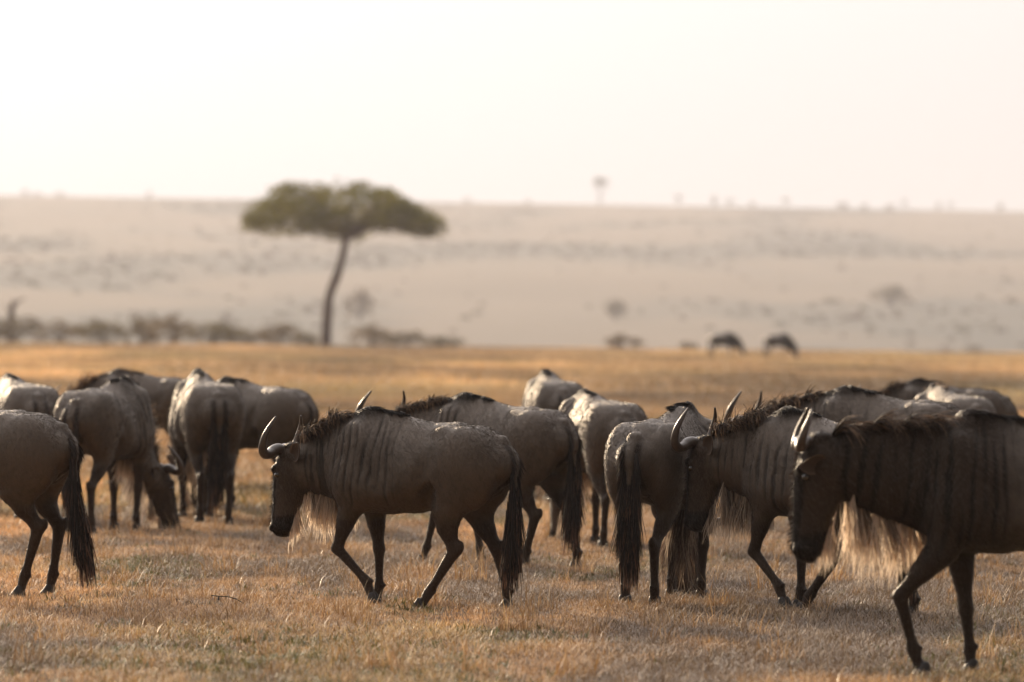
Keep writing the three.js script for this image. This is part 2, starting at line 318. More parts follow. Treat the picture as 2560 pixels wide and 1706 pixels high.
/** legs as [elbow or stifle, knee or hock, fetlock, hoof] points in the animal's side plane */
const STAND = {
  FL: [[.38, .66], [.40, .36], [.39, .125], [.405, 0]], FR: [[.36, .66], [.36, .36], [.345, .125], [.36, 0]],
  HL: [[-.27, .68], [-.47, .385], [-.43, .125], [-.41, 0]], HR: [[-.29, .68], [-.52, .385], [-.50, .125], [-.48, 0]],
};
const WALK = {
  FL: [[.41, .655], [.515, .372], [.31, .165], [.25, .015]], FR: [[.37, .65], [.325, .36], [.32, .125], [.345, 0]],
  HL: [[-.215, .66], [-.30, .375], [-.125, .105], [-.06, 0]], HR: [[-.30, .68], [-.50, .38], [-.575, .115], [-.565, 0]],
};
const GRAZE = { h: [0.86, 0.50, 0], pitch: 80, yaw: 0, drop: 1 };

function makeWildebeest(o) {
  const R = rng(o.seed), F = new Field(), cell = o.cell ?? 0.011, hd = o.head ?? {}, legs = { ...STAND, ...(o.legs ?? {}) };
  const V0 = rng(o.seed * 977 + 5), fat = o.fat ?? lerp(.95, 1.05, V0()), hump = o.hump ?? lerp(-.012, .02, V0());
  // torso
  const T = [ // x, top, bottom, half width, egg
    [.55, 1.06, .73, .105, .15], [.46, 1.2, .65, .17, .34], [.35, 1.285 + hump, .60, .205, .5], [.2, 1.26 + hump * .7, .595, .232, .44], [.03, 1.212, .605, .252, .24], [-.13, 1.188, .63, .245, .16], [-.28, 1.195, .66, .238, .14], [-.41, 1.175, .70, .22, .1], [-.53, 1.09, .77, .16, .05], [-.585, 1.02, .84, .095, 0],
  ];
  const torso = F.sweep(T.map(([x, t, b, w, egg]) => ({ p: V(x, (t + b) / 2), h: (t - b) / 2, w: w * fat, egg, k: 0.05 })));
  // head frame
  const H = V(...(hd.h ?? [0.90, 0.98, 0])), pitch = (hd.pitch ?? 82) * Math.PI / 180, yaw = (hd.yaw ?? 0) * Math.PI / 180, roll = (hd.roll ?? 0) * Math.PI / 180;
  const Fw = V(Math.cos(pitch) * Math.cos(yaw), -Math.sin(pitch), Math.cos(pitch) * Math.sin(yaw)), U = V(Math.sin(pitch) * Math.cos(yaw), Math.cos(pitch), Math.sin(pitch) * Math.sin(yaw));
  U.applyAxisAngle(Fw, roll);
  const Rt = Fw.clone().cross(U);
  const hk = hd.size ?? 1, hp = (s, u, r = 0) => H.clone().addScaledVector(Fw, s * hk).addScaledVector(U, u * hk).addScaledVector(Rt, r * hk);
  // neck
  const n0 = V(.34, .955), n1 = V(.56, hd.drop ? .84 : .935, H.z * 0.25), nEnd = hp(0.085, -0.05), n2 = nEnd.clone().add(V(-0.17, hd.drop ? .14 : .0, -0.17 * Math.sin(yaw)).multiplyScalar(0.9));
  const nk = new THREE.CubicBezierCurve3(n0, n1, n2, nEnd), NH = [.285, .272, .252, .230, .202, .168, .12], NW = [.17, .15, .13, .113, .10, .092, .084];
  const neckSt = NH.map((h, i) => { const t = i / 6, p = nk.getPoint(t); const d = nk.getTangent(t); return { p, h: h * (hd.drop ? 0.88 : 1), w: NW[i], egg: lerp(.42, .12, t), k: lerp(0.10, 0.05, t), ref: V(0, 1, 0).lerp(V(1, 0.35, 0).normalize(), hd.drop ? clamp(t * 1.1, 0, 1) * 0.9 : Math.max(0, -d.y) * 0.6) }; });
  const neck = F.sweep(neckSt);
  // head
  const HS = [[-.035, -.06, .045, .066, 0], [.05, -.125, .085, .086, .2], [.15, -.152, .094, .09, .35], [.25, -.138, .088, .076, .4], [.35, -.108, .078, .063, .4], [.44, -.09, .07, .062, .45], [.50, -.082, .06, .067, .45], [.535, -.06, .038, .055, .3]];
  const head = F.sweep(HS.map(([s, a, b, w, box]) => ({ p: hp(s, (a + b) / 2), h: (b - a) / 2 * hk, w: w * hk, box, egg: -0.05, k: 0.045, cap: 0.5 })), U);
  for (const s of [-1, 1]) { // brow, cheek, nostril
    F.blob(hp(0.12, 0.058, s * 0.072), V(.035, .026, .02), 0.03);
    F.blob(hp(0.505, 0.03, s * 0.052), V(.03, .03, .022), 0.025);
    F.hollow(hp(0.528, 0.028, s * 0.062), V(.013, .016, .014), 0.012);
    // muscles of shoulder, arm, haunch
    F.blob(V(.37, .98, s * .135), V(.10, .20, .065), 0.09, -0.25);
    F.blob(V(.43, .80, s * .135), V(.10, .12, .075), 0.07, 0.3);
    F.blob(V(.30, .76, s * .165), V(.10, .10, .06), 0.07, 0.2);
    F.blob(V(-.36, .97, s * .145), V(.205, .20, .115), 0.07, 0.1);
    F.blob(V(-.40, .82, s * .135), V(.165, .19, .098), 0.06, -0.1);
    F.blob(V(-.225, 1.128, s * .13), V(.05, .036, .032), 0.06);
    F.hollow(V(-.125, .88, s * .33), V(.065, .26, .10), 0.055, 0.22);
    F.hollow(V(-.13, .68, s * .20), V(.05, .12, .06), 0.05, 0.35);
    F.hollow(V(.235, .86, s * .31), V(.03, .22, .075), 0.05, -0.25);
    F.hollow(V(.16, .93, s * .335), V(.05, .20, .09), 0.10, -0.2);
  }
  // legs
  const hooves = [];
  for (const [key, s, front] of [['FL', -1, 1], ['FR', 1, 1], ['HL', -1, 0], ['HR', 1, 0]]) {
    const [a, b, c, d] = legs[key], P = (q, z) => V(q[0], q[1], z * s), mid = (q, r, t) => [lerp(q[0], r[0], t), lerp(q[1], r[1], t)];
    const toe = Math.atan2(c[1] - d[1], c[0] - d[0]), lift = d[1] > 0.012 || c[1] - d[1] < 0.09;
    const ank = mid(c, d, front ? 0.5 : 0.5);
    const st = front ? [
      { p: P([lerp(a[0], .40, .6), .87], .13), h: .10, w: .065, k: .07 }, { p: P(a, .14), h: .088, w: .062, k: .07 }, { p: P(mid(a, b, .38), .132), h: .062, w: .05, k: .04 }, { p: P(mid(a, b, .8), .122), h: .038, w: .035, k: .012 },
      { p: P(b, .12), h: .041, w: .038, k: .01 }, { p: P(mid(b, c, .2), .118), h: .031, w: .029, k: .01 }, { p: P(mid(b, c, .75), .115), h: .025, w: .024, k: .01 }, { p: P(c, .114), h: .034, w: .031, k: .01 }, { p: P(ank, .114), h: .026, w: .028, k: .01 }, { p: P(mid(c, d, .62), .114), h: .029, w: .031, k: .01 },
    ] : [
      { p: P([-.38, .92], .12), h: .17, w: .09, k: .07 }, { p: P(mid([-.37, .86], a, .55), .145), h: .158, w: .088, k: .05 }, { p: P([a[0] - .045, a[1] - .02], .146), h: .122, w: .07, k: .04 }, { p: P(mid(a, b, .5), .134), h: .072, w: .05, k: .02 }, { p: P(mid(a, b, .82), .122), h: .045, w: .034, k: .012 },
      { p: P(b, .12), h: .048, w: .036, k: .01 }, { p: P(mid(b, c, .18), .118), h: .038, w: .03, k: .01 }, { p: P(mid(b, c, .75), .115), h: .028, w: .026, k: .01 }, { p: P(c, .114), h: .036, w: .032, k: .01 }, { p: P(ank, .114), h: .028, w: .029, k: .01 }, { p: P(mid(c, d, .62), .114), h: .030, w: .032, k: .01 },
    ];
    F.sweep(st, V(1, 0, 0));
    F.blob(P([c[0] - .034, c[1] + .005], .114), V(.014, .012, .02), 0.012); // dew claws
    if (!front) F.blob(P([b[0] - .045, b[1] + .03], .12), V(.022, .035, .02), 0.03);
    hooves.push([P(d, .114), lift ? Math.PI / 2 - toe : clamp(Math.PI / 2 - toe, -0.35, 0.35) * 0.3, lift]);
  }
  // tail bone
  const tail = (o.tail ?? [[-.575, 1.075, 0], [-.63, 1.0, 0], [-.655, .88, 0], [-.66, .74, 0], [-.655, .55, .0], [-.65, .36, 0], [-.645, .22, 0]]).map((p) => V(...p));
  const tc = new THREE.CatmullRomCurve3(tail);
  F.sweep([0, .08, .18, .3, .42, .55].map((t, i) => ({ p: tc.getPoint(t), h: [.04, .032, .026, .022, .019, .013][i], w: [.045, .036, .03, .026, .02, .013][i], k: i ? 0.012 : 0.04 })), V(1, 0, 0.01));

  const { pos, idx } = F.mesh(cell);
  const nV = pos.length / 3, col = new Float32Array(pos.length), uv = new Float32Array(nV * 2);
  const g = new THREE.BufferGeometry(); g.setAttribute('position', new THREE.BufferAttribute(pos, 3)); g.setIndex(idx); g.computeVertexNormals();
  const nor = g.attributes.normal.array, q = V(0, 0), sd = o.seed * 3.7;
  const tint = o.tint ?? lerp(.85, 1.2, V0()), warm = o.warm ?? lerp(-.2, .35, V0()), dark = o.dark ?? 0;
  const stripeGain = o.stripes ?? 1;
  const uv1 = new Float32Array(nV * 2).fill(0.5);
  for (let i = 0; i < nV; i++) {
    const x = pos[i * 3], y = pos[i * 3 + 1], z = pos[i * 3 + 2];
    const dT = torso.at(x, y, z), dN = neck.at(x, y, z), sN = neck.s, dH = head.at(x, y, z);
    q.set(x, y, z).sub(H); const hs = q.dot(Fw) / hk, hu = q.dot(U) / hk;
    const isHead = smooth(0.02, -0.02, dH - Math.min(dN + 0.01, 0.05)) * smooth(-0.04, 0.03, hs);
    const along = dN < dT ? .34 + sN * 0.105 : x;
    const depth = dN < dT ? (() => { const k = Math.min(5, Math.floor(sN)), A = neck.st[k], B = neck.st[k + 1], t = sN - k; return ((x - lerp(A.p.x, B.p.x, t)) * lerp(A.u.x, B.u.x, t) + (y - lerp(A.p.y, B.p.y, t)) * lerp(A.u.y, B.u.y, t)) / lerp(A.h, B.h, t); })() : (y - .93) / .32;
    // coat
    const n1 = fbm(x * 5 + sd, y * 5, z * 5, 3), n2 = noise3(x * 40 + sd, y * 26, z * 40), n3 = noise3(x * 150 + sd, y * 45, z * 150);
    let r = 0.022, gg = 0.0122, b = 0.0055;
    const br = clamp(warm + 0.35 * n1, -0.3, 1); r *= 1 + 0.12 * br; gg *= 1 - 0.05 * br; b *= 1 - 0.2 * br;
    let k = tint * (1 + 0.3 * n1 + 0.14 * n2 + 0.16 * n3);
    // legs browner and darker
    const leg = smooth(.66, .50, y) * (1 - isHead) * (dN < 0.05 && dN < dT ? 0 : 1);
    r = lerp(r, 0.021, leg); gg = lerp(gg, 0.0115, leg); b = lerp(b, 0.006, leg);
    // dark streaks down neck, shoulder and ribs
    const wob = 0.035 * fbm(y * 4 + sd, along * 2.5, 3 + Math.sign(z) * 2, 3) + (dN < dT ? 0 : 0.06 * (y - .9) * smooth(.1, .3, x));
    const ph = (along + wob) * 2 * Math.PI * 17, env = smooth(-.02, .22, along) * smooth(-1.0, -.45, depth + 0.7 * noise3(along * 17, sd, 1)) * smooth(.95, .45, depth + .5 * noise3(along * 13, sd, 7)) * (1 - isHead) * (1 - leg);
    const str = smooth(0.1, 1.0, Math.sin(ph + 2.6 * noise3(along * 9, y * 1.5, sd)) + 0.9 * noise3(along * 34, y * 3.2, sd)) * env * stripeGain;
    k *= 1 - 0.8 * str;
    // black-brown neck crest, throat and face
    const crest = smooth(.72, 1.0, depth + 0.12 * n1) * smooth(.14, .3, along) * (1 - isHead);
    r = lerp(r, 0.016, crest); gg = lerp(gg, 0.010, crest); b = lerp(b, 0.006, crest);
    const dk = dark * smooth(0.0, .3, along); r = lerp(r, 0.022, dk * .75); gg = lerp(gg, 0.013, dk * .75); b = lerp(b, 0.008, dk * .75);
    if (isHead > 0) {
      const face = Math.max(smooth(.028, .055, hu + 0.012 * n1) * smooth(.05, .14, hs), smooth(.40, .455, hs - hu * 0.25 + 0.012 * n1), smooth(.012, .05, hu) * smooth(.03, -.01, hs) * 0.6) * isHead;
      const hb = isHead * 0.5; r = lerp(r, 0.036, hb); gg = lerp(gg, 0.023, hb); b = lerp(b, 0.015, hb);
      r = lerp(r, 0.008, face); gg = lerp(gg, 0.005, face); b = lerp(b, 0.0035, face);
    }
    // dark hair either side of the tail root
    const tailD = Math.abs(Math.abs(z) - .048), tl = smooth(.03, .012, tailD) * smooth(-.50, -.57, x) * smooth(1.08, 1.02, y) * smooth(.5, .7, y) * (x < -.4 ? 1 : 0);
    r = lerp(r, 0.02, tl * .8); gg = lerp(gg, 0.014, tl * .8); b = lerp(b, 0.011, tl * .8);
    if (y < .14 && leg > .5) { const f = smooth(.14, .05, y); r = lerp(r, .035, f); gg = lerp(gg, .025, f); b = lerp(b, .019, f); }
    uv1[i * 2] = clamp(lerp(lerp(.95, .2, Math.max(leg, isHead * .9, dk)), .08, Math.max(crest, tl, str * .55, isHead > 0 && r < .02 ? 1 : 0)) * (1 + .25 * n1 + .2 * n2 + .2 * n3), .02, .98);
    col[i * 3] = r * k; col[i * 3 + 1] = gg * k; col[i * 3 + 2] = b * k;
    uv[i * 2] = x + z * 0.6; uv[i * 2 + 1] = y + z * 0.45;
    // skin folds follow the streaks
    const fold = (-0.006 * str + 0.0008 * n2) * (1 - leg) ; pos[i * 3] += nor[i * 3] * fold; pos[i * 3 + 1] += nor[i * 3 + 1] * fold; pos[i * 3 + 2] += nor[i * 3 + 2] * fold;
  }
  g.setAttribute('color', new THREE.BufferAttribute(col, 3)); g.setAttribute('uv', new THREE.BufferAttribute(uv, 2)); g.setAttribute('uv1', new THREE.BufferAttribute(uv1, 2)); g.computeVertexNormals();

  const root = new THREE.Group(); root.name = numbered('wildebeest'); scene.add(root);
  mesh('body', g, M.coat, root);
  for (const [p, turn, lift] of hooves) { const h = mesh('hoof', hoofShape, M.hoof, root); h.position.copy(p); if (!lift) h.position.y = -0.012; h.rotation.z = lift ? -turn : 0; h.scale.setScalar(1.12); }
  // horns, ears, eyes
  const V1 = V0();
  for (const s of [-1, 1]) {
    const path = [hp(.005, .03, s * .012), hp(-.002, .072, s * .07), hp(.026, .084, s * .14), hp(.026, .09, s * .20), hp(-.015, .09, s * .248), hp(-.09, .078, s * .262), hp(-.165, .058, s * .238), hp(-.225, .046, s * .195)];
    const hs = o.horn ?? lerp(.88, 1.04, V1); path.forEach((p, i) => { if (i > 1) p.sub(path[1]).multiplyScalar(hs).add(path[1]); });
    mesh('horn', hornGeometry(path, [.046, .050, .040, .033, .027, .021, .0135, .006].map((r) => r * (o.horn ? .85 : 1))), M.horn, root);
    const along = hp(-.62, -.5, s * .6).sub(H).normalize(), out = hp(.1, .4, s * .9).sub(H).normalize();
    if (hd.earBack) along.copy(hp(.15, .72, s * .62).sub(H).normalize()), out.copy(hp(.35, -.2, s * .9).sub(H).normalize());
    mesh('ear', earGeometry(hp(hd.earBack ? .085 : .04, -.045, s * .078), along, out), M.ear, root);
    mesh('eye', eyeShape, M.eye, root).position.copy(hp(.158, .04, s * .0745));
  }
  const hairN = o.hair ?? 1, wid = (o.hairWidth ?? 1);
  // mane
  const mane = new Hair(), droop = o.maneSide ?? -1, p = V(0, 0);
  const nM = Math.round(2000 * hairN);
  for (let i = 0; i < nM; i++) {
    const t = i / nM, a = lerp(-.62, 1.02, t + (R() - .5) * .004); let up, tang, w;
    if (a < 0) { const x = .34 + a * -0.0 + a * .42; p.set(x, 1.5, (R() - .5) * .05 * (1 + a * .5)); p.y = 1.29; up = V(-.12, 1, 0); tang = V(1, 0, 0); w = smooth(-.62, -.3, a); }
    else { const s = neck.st, f = Math.min(a, .999) * 6, k = Math.floor(f), A = s[k], B = s[k + 1], ft = f - k; p.copy(A.p).lerp(B.p, ft); up = A.u.clone().lerp(B.u, ft).normalize(); p.addScaledVector(up, lerp(A.h, B.h, ft)); p.addScaledVector(A.r, (R() - .5) * .035); tang = B.p.clone().sub(A.p).normalize(); w = 1; }
    F.toSurface(p, 4);
    p.addScaledVector(up, -.006);
    const clump = noise3(a * 26 + sd, 1, sd), upright = smooth(.12, .45, a) * (o.upright ?? 1);
    const dir = up.clone().multiplyScalar(lerp(.2, .95, upright)).addScaledVector(tang, lerp(-1.0, -.75, upright) + .45 * clump).add(V((R() - .5) * .25, (R() - .5) * .2, (R() - .5) * .35 + droop * (.35 + .35 * clump)));
    const len = lerp(.09, .19, upright) * (.65 + .6 * R()) * (1 + .3 * clump) * lerp(.5, 1, w), pale = R();
    const bl = o.blond && R() < o.blond, c0 = bl ? [.20, .13, .075] : [.014, .009, .006], c1 = bl ? [.55, .39, .25] : pale > .62 ? [.30, .19, .11] : pale > .35 ? [.085, .05, .03] : [.018, .012, .008];  // some tips naturally pale, more paled to paint the golden backlight
    mane.strand(R, p, dir, len, .0055 * wid, 5, lerp(5, 13, R()), 1.6, c0, upright > .2 || bl ? c1 : c0);
  }
  // forelock and bristles down the face
  const nF = Math.round(380 * hairN);
  for (let i = 0; i < nF; i++) { const s = lerp(-.02, .5, R()), a = hp(s, .095, (R() - .5) * .07); F.toSurface(a, 4); const d = U.clone().multiplyScalar(.8).addScaledVector(Fw, .5 + R() * .5).add(V((R() - .5) * .5, (R() - .5) * .4, (R() - .5) * .5)); mane.strand(R, a, d, lerp(.012, .04, R()), .0035 * wid, 2, 2, 2, [.02, .013, .009], R() > .5 ? [.09, .05, .03] : [.02, .014, .01]); }
  mesh('mane', mane.geometry(), M.hair, root);
  // beard: throat and chin
  const beard = new Hair(), nB = Math.round(1300 * hairN), bl = o.beard ?? 1;
  for (let i = 0; i < nB; i++) {
    const t = R(), lat = (R() - .5); let len, fwd;
    if (t < .42) { const s = lerp(.47, .20, t / .42); p.copy(hp(s, -.2, lat * .085)); len = lerp(.11, .20, smooth(0, .3, t)); fwd = 0; }
    else { const f = lerp(4.7, 1.2, (t - .42) / .58), k = Math.floor(f), A = neck.st[k], B = neck.st[k + 1], ft = f - k; p.copy(A.p).lerp(B.p, ft).addScaledVector(A.u, -lerp(A.h, B.h, ft) * 1.02).addScaledVector(A.r, lat * .075); len = lerp(.24, .12, smooth(.55, 1, t)); fwd = 0; }
    F.toSurface(p, 5);
    const clump = noise3(t * 30 + sd, lat * 3, sd + 4), pal = clamp(.72 + .6 * clump + .5 * (R() - .5) + (o.beardDark ? -.7 * o.beardDark : 0), 0, 1);
    const dir = V(-.12 + .35 * clump + (R() - .5) * .3, -1, (R() - .5) * .45 + lat * .5);
    if (hd.drop) dir.set(-.3 + (R() - .5) * .4, -1, lat * .8);
    const hi = [lerp(.08, .92, pal), lerp(.05, .77, pal), lerp(.035, .60, pal)];
    beard.strand(R, p, dir, len * bl * (.6 + .65 * R()) * (1 + .35 * clump), .0055 * wid, 4, 3, 2.2, [hi[0] * .75, hi[1] * .72, hi[2] * .7], hi);
  }
  mesh('beard', beard.geometry(), M.beard, root);
  // tail hair
  const th = new Hair(), nT = Math.round(1400 * hairN);
  for (let i = 0; i < nT; i++) {
    const t = lerp(.05, .6, Math.pow(R(), .75)), c = tc.getPoint(t), tg = tc.getTangent(t), s = R() < .5 ? -1 : 1, low = smooth(.25, .5, t);
    c.add(V((R() - .5) * .02, 0, s * lerp(.03, .01 + .03 * R(), low)));
    const left = tc.getLength() * (1 - t), len = Math.min(left, lerp(.12, .5, low) * (.55 + .6 * R()) + .04), gl = R();
    const dir = tg.clone().add(V((R() - .5) * lerp(.1, .26, low), 0, s * lerp(.25, .02, low) + (R() - .5) * .26));
    th.strand(R, c, dir, len, .0065 * wid, 5, lerp(1.2, .5, low), .5, [.016, .011, .008], gl > .85 ? [.10, .055, .033] : [.02, .014, .01]);
  }
  // follow the curve of the tail with a second set rooted lower down
  for (let i = 0; i < nT * .8; i++) { const t = lerp(.45, .93, R()), c = tc.getPoint(t), tg = tc.getTangent(t), sp = .022 + .03 * smooth(.4, .7, t); c.add(V((R() - .5) * 2 * sp, 0, (R() - .5) * 2 * sp)); const len = lerp(.07, .28, R()) * lerp(1, .75, t), gl = R(); th.strand(R, c, tg.clone().add(V((R() - .5) * .24, 0, (R() - .5) * .24)), len, .006 * wid, 4, .4, .6, [.016, .011, .008], gl > .6 ? [.24, .125, .075] : [.02, .014, .01]); }  // paler strand ends paint the glow of light through the tail
  mesh('tail_hair', th.geometry(), M.hair, root);

  // short coat hair lying along the skin
  if (o.fur) {
    const fur = new Hair(), nn = V(0, 0);
    for (let i = 0; i < o.fur; i++) {
      const v = Math.floor(R() * nV), x = pos[v * 3], y = pos[v * 3 + 1], z = pos[v * 3 + 2];
      nn.set(nor[v * 3], nor[v * 3 + 1], nor[v * 3 + 2]);
      const flow = V(-.55 + .5 * noise3(x * 6, y * 6, sd), -1 + .4 * noise3(x * 5, y * 5, sd + 9), 0); flow.addScaledVector(nn, -flow.dot(nn)).normalize().addScaledVector(nn, .1 + .2 * R()).add(V((R() - .5) * .3, (R() - .5) * .3, (R() - .5) * .3));
      const k = .8 + 1.2 * R() * R(), c = [col[v * 3] * k, col[v * 3 + 1] * k, col[v * 3 + 2] * k];
      fur.tri(R, V(x, y, z), flow.normalize(), (y < .5 ? .011 : .02) * (.6 + .8 * R()) * wid, .0021 * wid, c);
    }
    mesh('coat_hair', fur.geometry(), M.fur, root);
  }
  // stand it where the photograph has it
  const d = o.d, s = o.s ?? 1;
  const pt = atDepth(o.px, 812, d);
  root.position.set(pt.x, plainHeight(pt.x, pt.z), pt.z);
  root.rotation.y = Math.PI - o.a * Math.PI / 180;
  root.scale.setScalar(s);
  put(root, o.label, 'wildebeest', o.group ?? 'wildebeest herd');
  return root;
}

const HERD = [
  { seed: 1, fur: 60000, px: 1051, d: 30.3, a: 22, s: .985, cell: .009, legs: WALK, label: 'grey wildebeest walking in sharp focus, cream beard hanging before its bent raised foreleg', head: { h: [.905, .985, 0], pitch: 83 } },
  { seed: 2, fur: 50000, px: 1256, d: 35.6, a: 36, s: 1.0, cell: .011, legs: { HL: [[-.24, .66], [-.40, .385], [-.32, .12], [-.30, 0]], HR: [[-.33, .68], [-.56, .385], [-.62, .12], [-.60, 0]], FL: [[.42, .66], [.52, .37], [.60, .125], [.64, 0]], FR: [[.36, .66], [.32, .36], [.27, .125], [.26, 0]] }, head: { h: [1.05, 1.05, -.02], pitch: 80 }, label: 'wildebeest directly behind the walking one in focus, its horns showing over that back' },
  { seed: 3, fur: 24000, px: 1384, d: 49, a: 80, s: 1.05, cell: .017, hair: .4, hairWidth: 1.5, head: GRAZE, label: 'pale-backed wildebeest farthest off in the middle cluster, seen from behind above another back' },
  { seed: 4, fur: 36000, px: 1500, d: 39, a: 70, s: 1.0, cell: .014, hair: .5, hairWidth: 1.3, head: GRAZE, tail: [[-.575, 1.075, 0], [-.63, 1.0, 0], [-.655, .88, .0], [-.65, .74, .02], [-.64, .55, .03], [-.63, .36, .05], [-.62, .16, .06]], label: 'wildebeest turned away between the walking one and the rump with two dark tail streaks' },
  { seed: 5, fur: 55000, px: 1672, d: 31.0, a: 113, fat: .92, s: 1.0, cell: .010, legs: { HL: [[-.27, .68], [-.46, .385], [-.42, .125], [-.42, 0]], HR: [[-.29, .68], [-.52, .385], [-.50, .125], [-.48, 0]] }, head: { h: [.80, .50, -.16], pitch: 78, yaw: -5, drop: 1 }, beardDark: 1, beard: 1.6, hair: 1.3, label: 'grazing wildebeest seen from behind, long black tail beside its lowered dark head' },
  { seed: 6, fur: 60000, px: 2078, d: 30.0, a: 44, s: 1.0, cell: .009, legs: { ...WALK, HL: [[-.12, .66], [-.16, .375], [0.06, .105], [.12, 0]], HR: [[-.30, .68], [-.50, .38], [-.60, .115], [-.58, 0]] }, head: { h: [.88, 1.04, -.19], pitch: 84, yaw: -16 }, warm: .35, beard: 1.15, beardDark: .45, label: 'brown-maned wildebeest with upright ear and long dark beard, stepping beside the dark blurred one' },
  { seed: 7, fur: 36000, px: 2226, d: 37, a: 25, s: 1.06, cell: .014, hair: .55, hairWidth: 1.3, head: { h: [1.08, 1.0, 0], pitch: 80 }, legs: WALK, label: 'wildebeest behind the brown-maned one, its tall dark mane rising over that one\'s back' },
  { seed: 8, fur: 24000, px: 2378, d: 49, a: 5, s: 1.0, cell: .017, hair: .4, hairWidth: 1.5, label: 'wildebeest with black mane and black tail standing farthest off in the right cluster' },
  { seed: 9, fur: 24000, px: 2380, d: 44.5, a: 70, s: 1.0, cell: .017, hair: .4, hairWidth: 1.5, maneSide: 0, blond: .7, head: GRAZE, label: 'light grey wildebeest turned away with sunlit pale mane, beside a black-maned one' },
  { seed: 10, fur: 50000, px: 2602, d: 25.0, a: -4, s: 1.06, cell: .011, dark: 1, tint: .8, beard: 1.2, stripes: 1, legs: { FL: [[.50, .62], [.70, .39], [.63, .13], [.585, 0]], FR: [[.37, .65], [.335, .31], [.315, .125], [.31, 0]] }, head: { h: [1.10, 1.125, 0], pitch: 84, yaw: 4, earBack: 1, size: 1.04 }, horn: .72, label: 'large blurred dark brown wildebeest with glowing cream beard, cut by the right edge' },
  { seed: 11, fur: 40000, px: -54, d: 31.5, a: 14, s: 1.02, cell: .011, legs: { HL: [[-.28, .70], [-.46, .44], [-.37, .13], [-.33, 0]], HR: [[-.34, .70], [-.52, .44], [-.48, .13], [-.45, 0]] }, tail: [[-.575, 1.075, 0], [-.64, 1.0, -.02], [-.665, .86, -.03], [-.675, .70, -.03], [-.70, .50, -.02], [-.735, .32, -.02], [-.765, .12, -.02]], label: 'hindquarters of a wildebeest cut by the left edge, long black tail swinging back' },
  { seed: 12, fur: 24000, px: 50, d: 43, a: 68, s: 1.03, cell: .017, hair: .4, hairWidth: 1.5, head: GRAZE, label: 'rump of a wildebeest rising over the back of the one cut by the left edge' },
  { seed: 13, fur: 36000, px: 268, d: 40.5, a: 111, s: 1.03, cell: .014, hair: .55, hairWidth: 1.3, maneSide: .6, head: { h: [.90, .49, .05], pitch: 74, yaw: 36, drop: 1 }, label: 'grazing wildebeest seen from behind, lowered head and horns showing right of its legs' },
  { seed: 14, fur: 24000, px: 376, d: 52, a: 10, s: 1.0, cell: .017, hair: .45, hairWidth: 1.4, head: { h: [.98, .86, 0], pitch: 70 }, upright: 1.2, blond: .6, label: 'wildebeest with tall blond mane standing side-on behind the left pair of rumps' },
  { seed: 15, fur: 36000, px: 515, d: 43, a: 76, s: 1.06, cell: .014, hair: .5, hairWidth: 1.3, head: { h: [.74, .5, .03], pitch: 76, yaw: 64, drop: 1 }, horn: .8, tail: [[-.575, 1.075, 0], [-.63, 1.0, 0], [-.65, .88, 0], [-.65, .74, 0], [-.64, .55, 0], [-.62, .36, 0], [-.61, .14, 0]], label: 'wildebeest seen from behind with sunlit left flank, between the grazing one and a side-on one' },
  { seed: 16, fur: 28000, px: 640, d: 45, a: 33, s: 1.0, cell: .015, hair: .5, hairWidth: 1.3, head: { h: [.74, .5, .12], pitch: 78, yaw: 20, drop: 1 }, label: 'wildebeest side-on behind the head of the walking one in focus' },
  { seed: 17, px: 1808, d: 270, a: 176, s: 1.16, dark: 1, tint: .5, cell: .03, hair: .12, hairWidth: 4, head: { h: [.86, .72, 0], pitch: 70 }, group: 'wildebeest far out on the plain', label: 'tiny distant wildebeest with humped back, the left of two far out on the plain' },
  { seed: 18, px: 1946, d: 270, a: 172, s: 1.16, dark: 1, tint: .5, cell: .03, hair: .12, hairWidth: 4, head: GRAZE, group: 'wildebeest far out on the plain', label: 'tiny distant wildebeest grazing with lowered head, the right of two far out on the plain' },
];
const t0 = Date.now();
for (const o of HERD) makeWildebeest(o);
console.log('herd', Date.now() - t0, 'ms');

// ------------------------------------------------------------------ trees and shrubs
const bark = new THREE.MeshStandardMaterial({ vertexColors: true, roughness: 0.95 });
const leafMat = new THREE.MeshPhysicalMaterial({ vertexColors: true, roughness: 0.95, transmission: 0.35, thickness: 0, side: THREE.DoubleSide, specularIntensity: 0.3 });
function limbGeometry(pts, r0, r1, n = 10, m = 8, tone = [0.10, 0.072, 0.055], seed = 1) {
  const curve = new THREE.CatmullRomCurve3(pts), pos = [], col = [], idx = [];
  for (let i = 0; i <= n; i++) { const t = i / n, p = curve.getPoint(t), d = curve.getTangent(t), s = d.clone().cross(V(0.1, 0.2, 1)).normalize(), u = s.clone().cross(d).normalize(), r = lerp(r0, r1, Math.pow(t, .8)); for (let j = 0; j < m; j++) { const a = j / m * 6.2832, q = r * (1 + .14 * noise3(j * 1.3, i * .6, seed)), k = .8 + .4 * hash3(i, j, seed); pos.push(p.x + (s.x * Math.cos(a) + u.x * Math.sin(a)) * q, p.y + (s.y * Math.cos(a) + u.y * Math.sin(a)) * q, p.z + (s.z * Math.cos(a) + u.z * Math.sin(a)) * q); col.push(tone[0] * k, tone[1] * k, tone[2] * k); } }
  for (let i = 0; i < n; i++) for (let j = 0; j < m; j++) { const a = i * m + j, b = i * m + (j + 1) % m; idx.push(a, a + m, b, b, a + m, b + m); }
  const g = new THREE.BufferGeometry(); g.setAttribute('position', new THREE.Float32BufferAttribute(pos, 3)); g.setAttribute('color', new THREE.Float32BufferAttribute(col, 3)); g.setIndex(idx); g.computeVertexNormals(); return g;
}
